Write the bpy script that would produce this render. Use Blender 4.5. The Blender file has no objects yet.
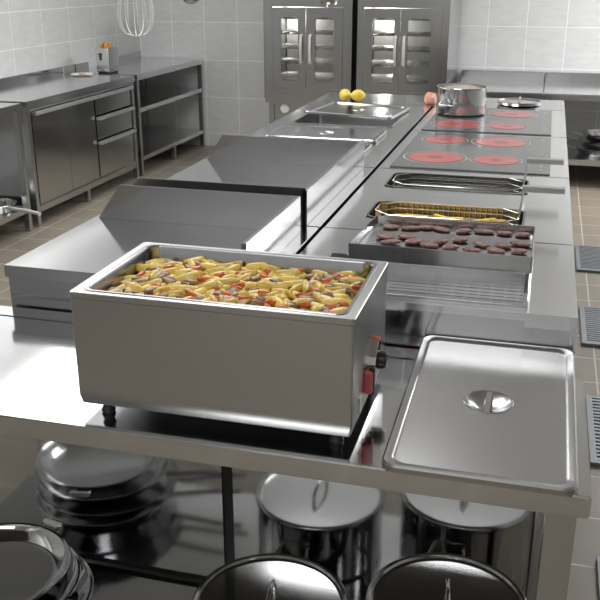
import bpy, bmesh, math, random
from mathutils import Vector, Matrix, Euler

random.seed(7)
PI = math.pi
COL = bpy.context.scene.collection
SC = bpy.context.scene

# ------------------------------------------------------------------ materials
def nt(name):
    m = bpy.data.materials.new(name); m.use_nodes = True
    t = m.node_tree
    return m, t, t.nodes['Principled BSDF']

def plain(name, col, rough=.5, metal=0., emit=None, es=0., spec=None, coat=0.):
    m, t, b = nt(name)
    b.inputs['Base Color'].default_value = (*col, 1)
    b.inputs['Roughness'].default_value = rough
    b.inputs['Metallic'].default_value = metal
    if coat: b.inputs['Coat Weight'].default_value = coat
    if emit:
        b.inputs['Emission Color'].default_value = (*emit, 1)
        b.inputs['Emission Strength'].default_value = es
    return m

def noisy(name, c1, c2, scale=20., rough=.5, metal=0., detail=4., bump=0.):
    m, t, b = nt(name)
    tc = t.nodes.new('ShaderNodeTexCoord')
    n = t.nodes.new('ShaderNodeTexNoise'); n.inputs['Scale'].default_value = scale; n.inputs['Detail'].default_value = detail
    r = t.nodes.new('ShaderNodeValToRGB')
    r.color_ramp.elements[0].position = .35; r.color_ramp.elements[0].color = (*c1, 1)
    r.color_ramp.elements[1].position = .65; r.color_ramp.elements[1].color = (*c2, 1)
    t.links.new(tc.outputs['Object'], n.inputs['Vector']); t.links.new(n.outputs['Fac'], r.inputs['Fac'])
    t.links.new(r.outputs['Color'], b.inputs['Base Color'])
    b.inputs['Roughness'].default_value = rough; b.inputs['Metallic'].default_value = metal
    if bump:
        bp = t.nodes.new('ShaderNodeBump'); bp.inputs['Strength'].default_value = bump; bp.inputs['Distance'].default_value = .01
        t.links.new(n.outputs['Fac'], bp.inputs['Height']); t.links.new(bp.outputs['Normal'], b.inputs['Normal'])
    return m

def steel(name, col=.6, rough=.2, axis='x', vary=.04, tint=(.985, .992, 1.), aniso=0.):
    """brushed stainless steel: streaks along one axis modulate the gloss"""
    m, t, b = nt(name)
    tc = t.nodes.new('ShaderNodeTexCoord'); mp = t.nodes.new('ShaderNodeMapping')
    s = {'x': (3, 260, 260), 'y': (260, 3, 260), 'z': (260, 260, 3)}[axis]
    mp.inputs['Scale'].default_value = s
    n = t.nodes.new('ShaderNodeTexNoise'); n.inputs['Scale'].default_value = 1.; n.inputs['Detail'].default_value = 3.
    t.links.new(tc.outputs['Object'], mp.inputs['Vector']); t.links.new(mp.outputs['Vector'], n.inputs['Vector'])
    mr = t.nodes.new('ShaderNodeMapRange')
    mr.inputs['To Min'].default_value = max(.02, rough - vary); mr.inputs['To Max'].default_value = rough + vary
    t.links.new(n.outputs['Fac'], mr.inputs['Value']); t.links.new(mr.outputs['Result'], b.inputs['Roughness'])
    b.inputs['Metallic'].default_value = 1.
    b.inputs['Base Color'].default_value = (col*tint[0], col*tint[1], col*tint[2], 1)
    if aniso:
        b.inputs['Anisotropic'].default_value = aniso
        tg = t.nodes.new('ShaderNodeTangent'); tg.direction_type = 'RADIAL'; tg.axis = {'x': 'X', 'y': 'Y', 'z': 'Z'}[axis]
        t.links.new(tg.outputs['Tangent'], b.inputs['Tangent'])
    return m

def tiles(name, plane, w, h, off, c1, c2, grout, rough, mortar=.0035):
    m, t, b = nt(name)
    tc = t.nodes.new('ShaderNodeTexCoord'); sp = t.nodes.new('ShaderNodeSeparateXYZ'); cb = t.nodes.new('ShaderNodeCombineXYZ')
    t.links.new(tc.outputs['Object'], sp.inputs[0])
    for k, ax in enumerate(plane):
        a = t.nodes.new('ShaderNodeMath'); a.operation = 'SUBTRACT'; a.inputs[1].default_value = off[k]
        t.links.new(sp.outputs[ax.upper()], a.inputs[0]); t.links.new(a.outputs[0], cb.inputs[k])
    br = t.nodes.new('ShaderNodeTexBrick'); br.offset = 0; br.squash = 1
    br.inputs['Scale'].default_value = 1.; br.inputs['Mortar Size'].default_value = mortar; br.inputs['Mortar Smooth'].default_value = .2
    br.inputs['Brick Width'].default_value = w; br.inputs['Row Height'].default_value = h
    br.inputs['Color1'].default_value = (*c1, 1); br.inputs['Color2'].default_value = (*c2, 1); br.inputs['Mortar'].default_value = (*grout, 1)
    t.links.new(cb.outputs[0], br.inputs['Vector'])
    n = t.nodes.new('ShaderNodeTexNoise'); n.inputs['Scale'].default_value = 9.; n.inputs['Detail'].default_value = 6.
    mpn = t.nodes.new('ShaderNodeMapping'); mpn.inputs['Scale'].default_value = (1, 1, 3)
    t.links.new(tc.outputs['Object'], mpn.inputs['Vector']); t.links.new(mpn.outputs[0], n.inputs['Vector'])
    mr = t.nodes.new('ShaderNodeMapRange'); mr.inputs['To Min'].default_value = .86; mr.inputs['To Max'].default_value = 1.12
    t.links.new(n.outputs['Fac'], mr.inputs['Value'])
    mx = t.nodes.new('ShaderNodeMix'); mx.data_type = 'RGBA'; mx.blend_type = 'MULTIPLY'; mx.inputs[0].default_value = 1.
    t.links.new(br.outputs['Color'], mx.inputs[6]); t.links.new(mr.outputs['Result'], mx.inputs[7])
    t.links.new(mx.outputs[2], b.inputs['Base Color'])
    bp = t.nodes.new('ShaderNodeBump'); bp.inputs['Strength'].default_value = .25; bp.inputs['Distance'].default_value = .002; bp.invert = True
    t.links.new(br.outputs['Fac'], bp.inputs['Height']); t.links.new(bp.outputs['Normal'], b.inputs['Normal'])
    b.inputs['Roughness'].default_value = rough
    return m

M = {}
M['wall_side'] = tiles('tile_wall_side', 'yz', .413, .2555, (5.80, 1.029), (.60, .605, .61), (.63, .635, .64), (.82, .825, .83), .38)
M['wall_back'] = tiles('tile_wall_back', 'xz', .3172, .335, (-3.047, .119), (.60, .605, .61), (.63, .635, .64), (.82, .825, .83), .38)
M['floor'] = tiles('tile_floor', 'xy', .4175, .247, (-3.03, 4.411), (.245, .214, .168), (.268, .235, .186), (.54, .51, .45), .4)
M['ceil'] = plain('ceiling_paint', (.72, .72, .71), .8)
M['front'] = plain('plaster_wall', (.6, .59, .57), .7)
M['top'] = steel('steel_worktop', .62, .10, 'x', .012)
M['top2'] = steel('steel_worktop_satin', .74, .15, 'x', .015)
M['sheet'] = steel('steel_sheet', .56, .16, 'x', .012)
M['brush'] = steel('steel_brushed', .54, .27, 'x', .004)
M['brushz'] = steel('steel_brushed_upright', .52, .22, 'z', .006)
M['lidsteel'] = steel('steel_lid_satin', .45, .25, 'x', .004)
M['board'] = plain('dark_reflection_board', (.17, .150, .130), .55)
M['pansteel'] = steel('steel_food_pan', .36, .2, 'x', .004)
M['basin'] = steel('steel_basin', .30, .2, 'x', .01)
M['mirror'] = steel('steel_polished_panel', .60, .085, 'x', .01)
M['shelf'] = steel('steel_shelf', .55, .1, 'x', .012)
M['chrome'] = plain('chrome', (.72, .71, .69), .06, 1.)
M['pot'] = steel('steel_cookware', .58, .08, 'z', .01)
M['potlid'] = steel('steel_cookware_lid', .6, .12, 'x', .01)
M['wire'] = plain('steel_wire', (.7, .69, .67), .2, 1.)
M['handle'] = plain('satin_handle', (.42, .42, .41), .5, .8)
M['whisk'] = plain('pale_wire', (.70, .70, .69), .35, .3)
M['black'] = plain('black_gap', (.006, .006, .006), .5)
M['rubber'] = plain('black_rubber', (.012, .012, .012), .4)
M['glass'] = plain('ceramic_glass', (.085, .088, .088), .12, 0.)
M['glass'].node_tree.nodes['Principled BSDF'].inputs['IOR'].default_value = 1.85
M['ring'] = plain('glowing_ring', (.36, .065, .06), .16, 0., (1., .12, .09), .06)
M['ring'].node_tree.nodes['Principled BSDF'].inputs['IOR'].default_value = 1.85
M['hub'] = plain('ring_hub', (.20, .045, .04), .16)
M['ringline'] = plain('printed_mark', (.42, .42, .41), .3)
M['red'] = plain('red_plastic', (.50, .10, .10), .35, 0., (1., .08, .06), .0)
M['redlamp'] = plain('red_indicator', (.6, .08, .03), .3, 0., (1., .12, .03), .12)
M['lip'] = steel('steel_folded_lip', .85, .4, 'y', .01)
M['white'] = plain('white_china', (.8, .8, .78), .25)
M['toast'] = noisy('toast', (.45, .2, .05), (.62, .36, .12), 60., .7)
M['plastic'] = plain('pale_grip', (.62, .60, .58), .45)
M['darkcav'] = plain('oven_cavity', (.42, .42, .41), .4, .6)
M['pale'] = plain('pale_dial', (.75, .74, .72), .4)

def potato_mat():
    m, t, b = nt('cooked_potato')
    tc = t.nodes.new('ShaderNodeTexCoord'); oi = t.nodes.new('ShaderNodeObjectInfo')
    n = t.nodes.new('ShaderNodeTexNoise'); n.inputs['Scale'].default_value = 38.; n.inputs['Detail'].default_value = 5.
    ad = t.nodes.new('ShaderNodeVectorMath'); ad.operation = 'ADD'
    t.links.new(tc.outputs['Object'], ad.inputs[0]); t.links.new(oi.outputs['Location'], ad.inputs[1]); t.links.new(ad.outputs[0], n.inputs['Vector'])
    r = t.nodes.new('ShaderNodeValToRGB'); e = r.color_ramp.elements
    e[0].position = .27; e[0].color = (.60, .34, .06, 1); e[1].position = .40; e[1].color = (.80, .57, .11, 1)
    k = e.new(.70); k.color = (.88, .72, .26, 1)
    t.links.new(n.outputs['Fac'], r.inputs['Fac'])
    hs = t.nodes.new('ShaderNodeHueSaturation')
    mr = t.nodes.new('ShaderNodeMapRange'); mr.inputs['To Min'].default_value = .80; mr.inputs['To Max'].default_value = 1.12
    t.links.new(oi.outputs['Random'], mr.inputs['Value']); t.links.new(mr.outputs['Result'], hs.inputs['Value'])
    t.links.new(r.outputs['Color'], hs.inputs['Color']); t.links.new(hs.outputs['Color'], b.inputs['Base Color'])
    b.inputs['Roughness'].default_value = .33
    return m
M['potato'] = potato_mat()
M['pepper'] = noisy('cooked_red_pepper', (.55, .09, .02), (.75, .22, .05), 40., .3)
M['mush'] = noisy('cooked_mushroom', (.13, .06, .022), (.38, .21, .08), 45., .35)
M['sauce'] = noisy('stew_sauce', (.14, .07, .02), (.40, .22, .06), 55., .2, bump=.4)
M['fry'] = noisy('fried_potato', (.88, .58, .10), (.95, .74, .26), 30., .45)
M['patty'] = noisy('browned_meat', (.095, .045, .036), (.25, .135, .115), 60., .6, bump=.2)
M['lemon'] = noisy('lemon_peel', (.74, .55, .05), (.82, .64, .10), 80., .4, bump=.2)
M['ham'] = noisy('raw_meat', (.62, .26, .19), (.78, .42, .33), 30., .4, bump=.2)
M['rice'] = noisy('pot_contents', (.62, .56, .45), (.75, .69, .58), 50., .5)

# ------------------------------------------------------------------ geometry helpers
class B:
    """collects shapes into one mesh"""
    def __init__(s): s.b = bmesh.new()
    def box(s, x0, x1, y0, y1, z0, z1):
        v = [s.b.verts.new((x, y, z)) for z in (z0, z1) for y in (y0, y1) for x in (x0, x1)]
        for f in ((0, 2, 3, 1), (4, 5, 7, 6), (0, 1, 5, 4), (1, 3, 7, 5), (3, 2, 6, 7), (2, 0, 4, 6)):
            s.b.faces.new([v[i] for i in f])
        return s
    def loft(s, rings, cap0=False, cap1=False):
        R = [[s.b.verts.new(p) for p in r] for r in rings]; n = len(R[0])
        for a, c in zip(R, R[1:]):
            for i in range(n):
                j = (i+1) % n
                s.b.faces.new((a[i], a[j], c[j], c[i]))
        if cap0: s.b.faces.new(R[0][::-1])
        if cap1: s.b.faces.new(R[-1])
        return s
    def lathe(s, prof, n=48, c=(0, 0, 0), cap0=True, cap1=True):
        return s.loft([[(c[0]+r*math.cos(2*PI*i/n), c[1]+r*math.sin(2*PI*i/n), c[2]+z) for i in range(n)] for r, z in prof], cap0, cap1)
    def tube(s, pts, r, n=8, closed=False):
        P = [Vector(p) for p in pts]; m = len(P); rings = []; up = None
        for i, p in enumerate(P):
            a = P[(i-1) % m] if (closed or i > 0) else p
            c = P[(i+1) % m] if (closed or i < m-1) else p
            t = (c-a).normalized()
            if up is None:
                up = Vector((0, 0, 1)) if abs(t.z) < .9 else Vector((1, 0, 0))
            u = (up - t*up.dot(t))
            if u.length < 1e-6: u = t.orthogonal()
            u.normalize(); w = t.cross(u); up = u
            rings.append([p + u*r*math.cos(2*PI*k/n) + w*r*math.sin(2*PI*k/n) for k in range(n)])
        if closed: rings.append(rings[0]); 
        return s.loft(rings, not closed, not closed)
    def prism(s, poly, fn, a, b):
        """poly: 2-D outline, fn(u, v, w) -> point, swept from w=a to w=b"""
        return s.loft([[fn(u, v, a) for u, v in poly], [fn(u, v, b) for u, v in poly]], True, True)
    def plate(s, xs, ys, z0, z1, solid):
        """flat plate on a grid of cells, with openings where solid(i, j) is false"""
        nx, ny = len(xs)-1, len(ys)-1
        V = {}
        def v(i, j, k):
            if (i, j, k) not in V: V[i, j, k] = s.b.verts.new((xs[i], ys[j], (z0, z1)[k]))
            return V[i, j, k]
        ok = lambda i, j: 0 <= i < nx and 0 <= j < ny and solid(i, j)
        for i in range(nx):
            for j in range(ny):
                if not solid(i, j): continue
                s.b.faces.new((v(i, j, 1), v(i+1, j, 1), v(i+1, j+1, 1), v(i, j+1, 1)))
                s.b.faces.new((v(i, j, 0), v(i, j+1, 0), v(i+1, j+1, 0), v(i+1, j, 0)))
                if not ok(i-1, j): s.b.faces.new((v(i, j, 0), v(i, j, 1), v(i, j+1, 1), v(i, j+1, 0)))
                if not ok(i+1, j): s.b.faces.new((v(i+1, j, 0), v(i+1, j+1, 0), v(i+1, j+1, 1), v(i+1, j, 1)))
                if not ok(i, j-1): s.b.faces.new((v(i, j, 0), v(i+1, j, 0), v(i+1, j, 1), v(i, j, 1)))
                if not ok(i, j+1): s.b.faces.new((v(i, j+1, 0), v(i, j+1, 1), v(i+1, j+1, 1), v(i+1, j+1, 0)))
        return s
    def xf(s, m):
        bmesh.ops.transform(s.b, matrix=m, verts=s.b.verts); return s
    def mesh(s, name, mat, smooth=None, bevel=0.):
        if bevel:
            ed = [e for e in s.b.edges if len(e.link_faces) == 2 and e.calc_face_angle(0) > .6]
            bmesh.ops.bevel(s.b, geom=ed, offset=bevel, segments=2, affect='EDGES', clamp_overlap=True)
        bmesh.ops.recalc_face_normals(s.b, faces=s.b.faces)
        me = bpy.data.meshes.new(name)
        if smooth is not None:
            for f in s.b.faces: f.smooth = True
            for e in s.b.edges:
                if len(e.link_faces) == 2 and e.calc_face_angle(0) > smooth: e.smooth = False
        s.b.to_mesh(me); s.b.free()
        me.materials.append(mat)
        return me
    def build(s, name, mat, parent=None, smooth=None, bevel=0., loc=None):
        o = bpy.data.objects.new(name, s.mesh(name, mat, smooth, bevel))
        COL.objects.link(o)
        if parent: o.parent = parent
        if loc: o.location = loc
        return o

def tag(o, label=None, cat=None, group=None, kind=None):
    if label: o['label'] = label
    if cat: o['category'] = cat
    if group: o['group'] = group
    if kind: o['kind'] = kind
    return o
def thing(name, label, cat, loc=(0, 0, 0), rz=0., group=None):
    o = bpy.data.objects.new(name, None); COL.objects.link(o)
    o.location = loc; o.rotation_euler = (0, 0, rz); o.empty_display_size = .05
    return tag(o, label, cat, group)
def dup(o, loc=None, rot=None, parent=None, **k):
    c = o.copy(); COL.objects.link(c); c.parent = parent
    if loc: c.location = loc
    if rot: c.rotation_euler = rot
    for ch in o.children: dup(ch, parent=c)
    if k: tag(c, **k)
    return c
def shift(bld, loc): return bld.xf(Matrix.Translation(Vector(loc)*-1))

def rrect(w, d, r, z, n=8, cx=0., cy=0.):
    P = []
    for k, (sx, sy) in enumerate(((1, 1), (-1, 1), (-1, -1), (1, -1))):
        for i in range(n):
            a = k*PI/2 + PI/2*i/(n-1)
            P.append((cx+sx*(w/2-r)+r*math.cos(a), cy+sy*(d/2-r)+r*math.sin(a), z))
    return P
def circ(r, z, n=32, cx=0., cy=0., a0=0.):
    P = []
    m = n//4
    for k in range(4):
        for i in range(m):
            a = k*PI/2 + PI/2*(i+.0)/(m) + a0
            P.append((cx+r*math.cos(a), cy+r*math.sin(a), z))
    return P

# ------------------------------------------------------------------ room shell
X0, X1, Y0, Y1, ZC = -3.7, 3.0, -3.0, 7.9, 2.9
def struct(name, b, mat): return tag(b.build(name, mat), kind='structure')
struct('floor', B().box(X0-.1, X1+.1, Y0-.1, Y1+.1, -.08, 0), M['floor'])
struct('ceiling', B().box(X0-.1, X1+.1, Y0-.1, Y1+.1, ZC, ZC+.08), M['ceil'])
struct('wall_left', B().box(X0-.1, X0, Y0-.1, Y1+.1, 0, ZC), M['wall_side'])
struct('wall_right', B().box(X1, X1+.1, Y0-.1, Y1+.1, 0, ZC), M['wall_side'])
struct('wall_back', B().box(X0, X1, Y1, Y1+.1, 0, ZC), M['wall_back'])
struct('wall_front', B().box(X0, X1, Y0-.1, Y0, 0, ZC), M['wall_back'])

# ------------------------------------------------------------------ island units
L = .9            # height of the cooking block
T = .8            # height of the work table in front and of the side counters
XL, XM, XR = -1.20, -.552, .107
G = .0022
def shell(x0, x1, y0, y1, z0=.12, z1=L-.03, t=.012):
    b = B()
    b.box(x0, x1, y0, y0+t, z0, z1).box(x0, x1, y1-t, y1, z0, z1).box(x0, x0+t, y0+t, y1-t, z0, z1).box(x1-t, x1, y0+t, y1-t, z0, z1)
    b.box(x0+t, x1-t, y0+t, y1-t, z0, z0+t)
    b.box(x0+.04, x1-.04, y0+.03, y1-.03, 0, z0)
    return b
def holes_plate(x0, x1, y0, y1, z0, z1, hs):
    xs = sorted({x0, x1, *[h[0] for h in hs], *[h[1] for h in hs]}); ys = sorted({y0, y1, *[h[2] for h in hs], *[h[3] for h in hs]})
    def solid(i, j):
        cx, cy = (xs[i]+xs[i+1])/2, (ys[j]+ys[j+1])/2
        return not any(h[0] < cx < h[1] and h[2] < cy < h[3] for h in hs)
    return B().plate(xs, ys, z0, z1, solid)
def well(h, depth, r=.03, top=L, lip=.008):
    cx, cy, w, d = (h[0]+h[1])/2, (h[2]+h[3])/2, h[1]-h[0], h[3]-h[2]
    z = top
    return B().loft([rrect(w+2*lip, d+2*lip, r+lip, z+.0005, 8, cx, cy), rrect(w+2*lip, d+2*lip, r+lip, z+.003, 8, cx, cy), rrect(w-.004, d-.004, r, z+.003, 8, cx, cy),
                     rrect(w-.008, d-.008, r, z-depth+.012, 8, cx, cy), rrect(w-.03, d-.03, r, z-depth, 8, cx, cy)], False, True)

def unit(name, label, cat, x0, x1, y0, y1, hs=(), topmat='top', group=None, bev=.0022):
    t = thing(name, label, cat, ((x0+x1)/2, (y0+y1)/2, 0), 0, group)
    o = t.location.copy()
    c = shift(shell(x0+.012, x1-.012, y0+.001, y1-.001), o).build('cabinet', M['sheet'], t)
    w = shift(holes_plate(x0+G/2, x1-G/2, y0+G/2, y1-G/2, L-.03, L, hs), o).build('worktop', M[topmat], t, bevel=bev)
    return t, o

# griddles on the left row -------------------------------------------------
def guard_side(y, xl_top, xl_bot, xr, z1, t=.006):
    return B().prism([(xl_bot, L), (xr, L), (xr, z1), (xl_top, z1)], lambda u, v, w: (u, w, v), y, y+t)
t, o = unit('griddle', 'steel griddle unit with two-sided splash guard, beside the stew warmer', 'griddle', XL, XM-.005, 1.737, 2.257, (), 'top')
b = guard_side(2.190, -1.112, -1.183, -.600, .998); b.box(-.606, -.594, 1.745, 2.196, L, .998)
shift(b, o).build('splash_guard', M['sheet'], t, bevel=.0012)
t, o = unit('griddle', 'steel griddle unit enclosed by a three-sided splash guard, behind the nearer griddle', 'griddle', XL, XM-.005, 2.259, 3.064, (), 'top')
b = guard_side(2.262, -1.09, -1.183, -.597, 1.004); b.box(-.607, -.594, 2.262, 3.056, L, .998)
b2 = guard_side(3.050, -1.122, -1.183, -.600, .992)
shift(b, o).build('splash_guard', M['sheet'], t, bevel=.0012)
shift(b2, o).build('splash_guard', M['sheet'], t, bevel=.0012)

# hot wells for food pans on the left row ---------------------------------------
W1, W2, W3 = (-1.105, -.645, 3.20, 3.455), (-1.105, -.645, 3.535, 3.795), (-1.105, -.645, 3.93, 4.42)
t, o = unit('hot_well_unit', 'steel counter unit with three sunken food wells behind the griddles', 'food well unit', XL, XM-.005, 3.066, 4.659, (W1, W2, W3), 'top')
for w, dp in ((W1, .15), (W2, .15), (W3, .12)):
    shift(well(w, dp), o).build('well', M['brush'], t, .5)

def gn_lid(name, w, d, h, label, loc, rot, group=None, bowl=.034, bar='y', r=.022, rim=.022, mat='potlid', step=.006, dep=None):
    """rectangular food pan lid: turned-down lip, flat rim, raised field, sunken round grip with a bar"""
    t = thing(name, label, 'lid', loc, 0, group); t.rotation_euler = rot
    n = 16
    R = [rrect(w-.004, d-.004, r, -h, n), rrect(w, d, r, -h, n), rrect(w, d, r, -.003, n), rrect(w-.006, d-.006, r, 0, n), rrect(w-2*rim, d-2*rim, r, -.0008, n),
         rrect(w-2*rim-.006, d-2*rim-.006, r*.95, -step*.6, n), rrect(w-2*rim-.012, d-2*rim-.012, r*.9, -step, n),
         rrect(w-2*rim-.014, d-2*rim-.014, r*.9, -step, n), rrect(w-2*rim-.03, d-2*rim-.03, r*.8, -step, n)]
    m = 4*n
    for rr, zz in ((bowl+.008, -step), (bowl+.005, -step), (bowl+.0035, -step+.0012), (bowl+.0015, -step+.0012), (bowl, -step-.0005), (bowl*.80, -step-.005), (bowl*.45, -(dep or h)*.9), (bowl*.2, -(dep or h)*.95)):
        R.append([(rr*math.cos(2*PI*(i+.5)/m), rr*math.sin(2*PI*(i+.5)/m), zz) for i in range(m)])
    B().loft(R, False, True).build('plate', M[mat], t, .6)
    bb = B()
    if bar == 'y': bb.box(-bowl*.12, bowl*.12, -bowl*.95, bowl*.97, -.009, -.0042)
    else: bb.box(-bowl*.95, bowl*.95, -bowl*.17, bowl*.17, -.006, -.0035)
    bb.build('grip', M['potlid'], t, bevel=.0008)
    return t
for w, nm, kk in ((W1, 'steel food pan lid half hidden behind the farther splash guard', 0), (W2, 'steel food pan lid lying flat in the middle well behind the griddles', 1)):
    gn_lid('pan_lid', w[1]-w[0]+.012, w[3]-w[2]+.012, .009, nm, ((w[0]+w[1])/2, (w[2]+w[3])/2, L+.0125), (0, 0, 0), 'pan lids on the hot wells', .03, 'x', .016, .010, 'potlid', .002)
gn_lid('pan_lid', .42, .44, .012, 'steel food pan lid lying askew across the open rear well', (-.862, 4.275, L+.028), (math.radians(-1.2), math.radians(1.6), math.radians(-4)), 'pan lids on the hot wells', .03, 'x')

# fryers on the right row ---------------------------------------------------------
F1, F2 = (-.472, -.025, 2.785, 2.995), (-.455, -.025, 2.392, 2.580)
t, o = unit('fryer', 'steel double fryer unit with two sunken basins and wire baskets', 'fryer', XM+.005, XR, 2.259, 3.064, (F1, F2), 'top2')
for w in (F1, F2): shift(well(w, .16, .03, L, .004), o).build('basin', M['basin'], t, .5)

def basket(h, label, dz=0.):
    """octagonal wire basket with an upright stem and a flat handle"""
    cx, cy, w, d = (h[0]+h[1])/2, (h[2]+h[3])/2, h[1]-h[0]-.03, h[3]-h[2]-.03
    t = thing('fryer_basket', label, 'basket', (cx, cy, L), 0, 'fryer baskets')
    ch = .045
    def oct_(w, d, z, c): return [(w/2-c, d/2, z), (-w/2+c, d/2, z), (-w/2, d/2-c, z), (-w/2, -d/2+c, z), (-w/2+c, -d/2, z), (w/2-c, -d/2, z), (w/2, -d/2+c, z), (w/2, d/2-c, z)]
    b = B()
    zs = [.006, -.012, -.03, -.048, -.066, -.084, -.10]
    for i, z in enumerate(zs):
        k = 1 - .05*i/len(zs)
        b.tube(oct_(w*k, d*k, z, ch), .0024 if i == 0 else .0017, 6, True)
    k1 = 1-.05
    nx = 20
    for i in range(nx+1):
        x = (-.5+i/nx)*(w-2*ch)
        for s in (-1, 1): b.tube([(x, s*d/2, .006), (x*k1, s*d/2*k1, -.10)], .0012, 5)
        b.tube([(x*k1, -d/2*k1, -.10), (x*k1, d/2*k1, -.10)], .0012, 5)
    for i in range(7):
        y = (-.5+i/6)*(d-2*ch)
        for s in (-1, 1): b.tube([(s*w/2, y, .006), (s*w/2*k1, y*k1, -.10)], .0012, 5)
        b.tube([(-w/2*k1, y*k1, -.10), (w/2*k1, y*k1, -.10)], .0012, 5)
    b.build('wire_mesh', M['wire'], t, .8)
    hx = w/2
    b = B().tube([(hx, -.012, 0), (hx+.006, -.012, .045), (hx+.008, -.008, .088)], .003, 6).tube([(hx, .012, 0), (hx+.006, .012, .045), (hx+.008, .008, .088)], .003, 6)
    b.build('stem', M['wire'], t, .8)
    B().box(hx+.004, hx+.118, -.012, .012, .080, .095).build('handle', M['handle'], t, bevel=.003)
    return t
basket(F1, 'empty wire basket in the farther fryer basin')
basket(F2, 'wire basket holding fries in the nearer fryer basin')
# fries in the nearer basket
bm_fry = B().box(-.032, .032, -.0045, .0045, -.0045, .0045)
fm = bm_fry.mesh('potato_fry', M['fry'], bevel=.0015)
for i in range(84):
    o = bpy.data.objects.new('potato_fry', fm); COL.objects.link(o)
    lay = i % 4
    o.location = (random.uniform(-.40, -.085), 2.486+random.uniform(-.052, .052), L-.055+lay*.0098+random.uniform(0, .002))
    o.rotation_euler = (random.uniform(-.2, .2), random.uniform(-.12, .12), random.uniform(-.55, .55))
    tag(o, 'golden potato fry heaped in the nearer fryer basket', 'french fry', 'fries in the fryer basket')

# chip scuttle unit at the near end of the right row -------------------------------
RC = (-.47, .004, 1.752, 2.012)
t, o = unit('chip_scuttle_unit', 'steel holding unit with a sunken perforated well, beside the stew warmer', 'holding unit', XM+.005, XR, 1.737, 2.257, (RC,), 'top2', None, .0006)
b = B().plate([RC[0], RC[0]+.008, RC[1]-.008, RC[1]], [RC[2], RC[2]+.004, RC[3]-.006, RC[3]], L-.056, L+.010, lambda i, j: not (i == 1 and j == 1))
shift(b, o).build('well', M['sheet'], t, bevel=.001)
def mesh_floor():
    xs = []; x = RC[0]+.006
    while x < RC[1]-.006: xs += [x, x+.026]; x += .030
    ys = []; y = RC[2]+.003
    while y < RC[3]-.005: ys += [y, y+.016]; y += .022
    return B().plate(xs, ys, L-.056, L-.053, lambda i, j: i % 2 == 0 or j % 2 == 0) if False else B().plate(xs, ys, L-.056, L-.053, lambda i, j: not (i % 2 == 0 and j % 2 == 1))
shift(mesh_floor(), o).build('perforated_floor', M['top2'], t)
shift(B().box(RC[0], RC[1], RC[2], RC[3], L-.066, L-.060), o).build('drip_pan', M['brush'], t)
shift(B().box(-.53, .003, 1.7372, 1.7485, .805, .884), o).build('front_panel', M['mirror'], t)
shift(B().box(.0035, XR, 1.7385, 1.749, .8005, L-.0305), o).build('side_cheek', M['top2'], t)

# tray with patties, propped over the well ------------------------------------------
A_ = Vector((-.402, 1.900, .970)); Bv = Vector((-.4, 2.252, .945))
tilt = math.atan2(Bv.z-A_.z, Bv.y-A_.y); ln = math.hypot(Bv.z-A_.z, Bv.y-A_.y); tw = .411
tray = thing('serving_tray', 'shallow steel tray of dark patties propped up over the fryer unit', 'tray', (A_.x+tw/2, A_.y, A_.z))
tray.rotation_euler = (tilt, 0, 0)
n = 6
R = [rrect(tw-.008, ln-.008, .006, -.0395, n, 0, ln/2), rrect(tw, ln, .006, -.037, n, 0, ln/2), rrect(tw, ln, .006, 0, n, 0, ln/2), rrect(tw-.006, ln-.006, .005, 0, n, 0, ln/2), rrect(tw-.008, ln-.008, .005, -.020, n, 0, ln/2), rrect(tw-.016, ln-.016, .005, -.022, n, 0, ln/2)]
B().loft(R, True, True).build('pan', M['sheet'], tray, .5)
Mt = Matrix.Translation(tray.location) @ Matrix.Rotation(tilt, 4, 'X')
def patty_mesh(seed):
    rnd = random.Random(seed)
    b = bmesh.new(); bmesh.ops.create_icosphere(b, subdivisions=3, radius=1)
    ph = [rnd.uniform(0, 6) for _ in range(3)]
    for v in b.verts:
        a = math.atan2(v.co.y, v.co.x); k = 1+.07*math.sin(2*a+ph[0])+.04*math.sin(3*a+ph[1])
        v.co = Vector((v.co.x*.0232*k, v.co.y*.0195*k, math.copysign(abs(v.co.z)**.7, v.co.z)*.0055))
    h = B(); h.b.free(); h.b = b
    return h.mesh('patty', M['patty'], 3.)
PM = [patty_mesh(i) for i in range(4)]
PAT = [('back', [(-.156, .297), (-.105, .30), (-.066, .322), (-.027, .312), (.029, .308), (.08, .324), (.131, .318), (.175, .314)]),
       ('middle', [(-.149, .176), (-.10, .194), (-.015, .162), (.03, .198), (.084, .171), (.133, .168), (.173, .204)]),
       ('front', [(-.127, .119), (-.074, .145), (-.034, .117), (.016, .112), (.067, .098), (.12, .112), (.172, .12)])]
words = ['leftmost', 'second from left', 'third from left', 'fourth from left', 'fifth from left', 'sixth from left', 'seventh from left', 'rightmost']
for rw, xs in PAT:
    for i, (x, y) in enumerate(xs):
        o = bpy.data.objects.new('patty', PM[(i*3+len(xs)) % 4]); COL.objects.link(o)
        p = Mt @ Vector((x, y, -.0163))
        o.location = p; o.rotation_euler = (tilt, 0, random.uniform(-1, 1))
        w = 'rightmost' if i == len(xs)-1 else words[i]
        k_ = random.uniform(.82, 1.12); o.scale = (k_, random.uniform(.85, 1.12), .9)
        tag(o, 'dark reddish patty in the %s row of the tray, %s' % (rw, w), 'patty', 'patties in the steel tray')

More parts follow.
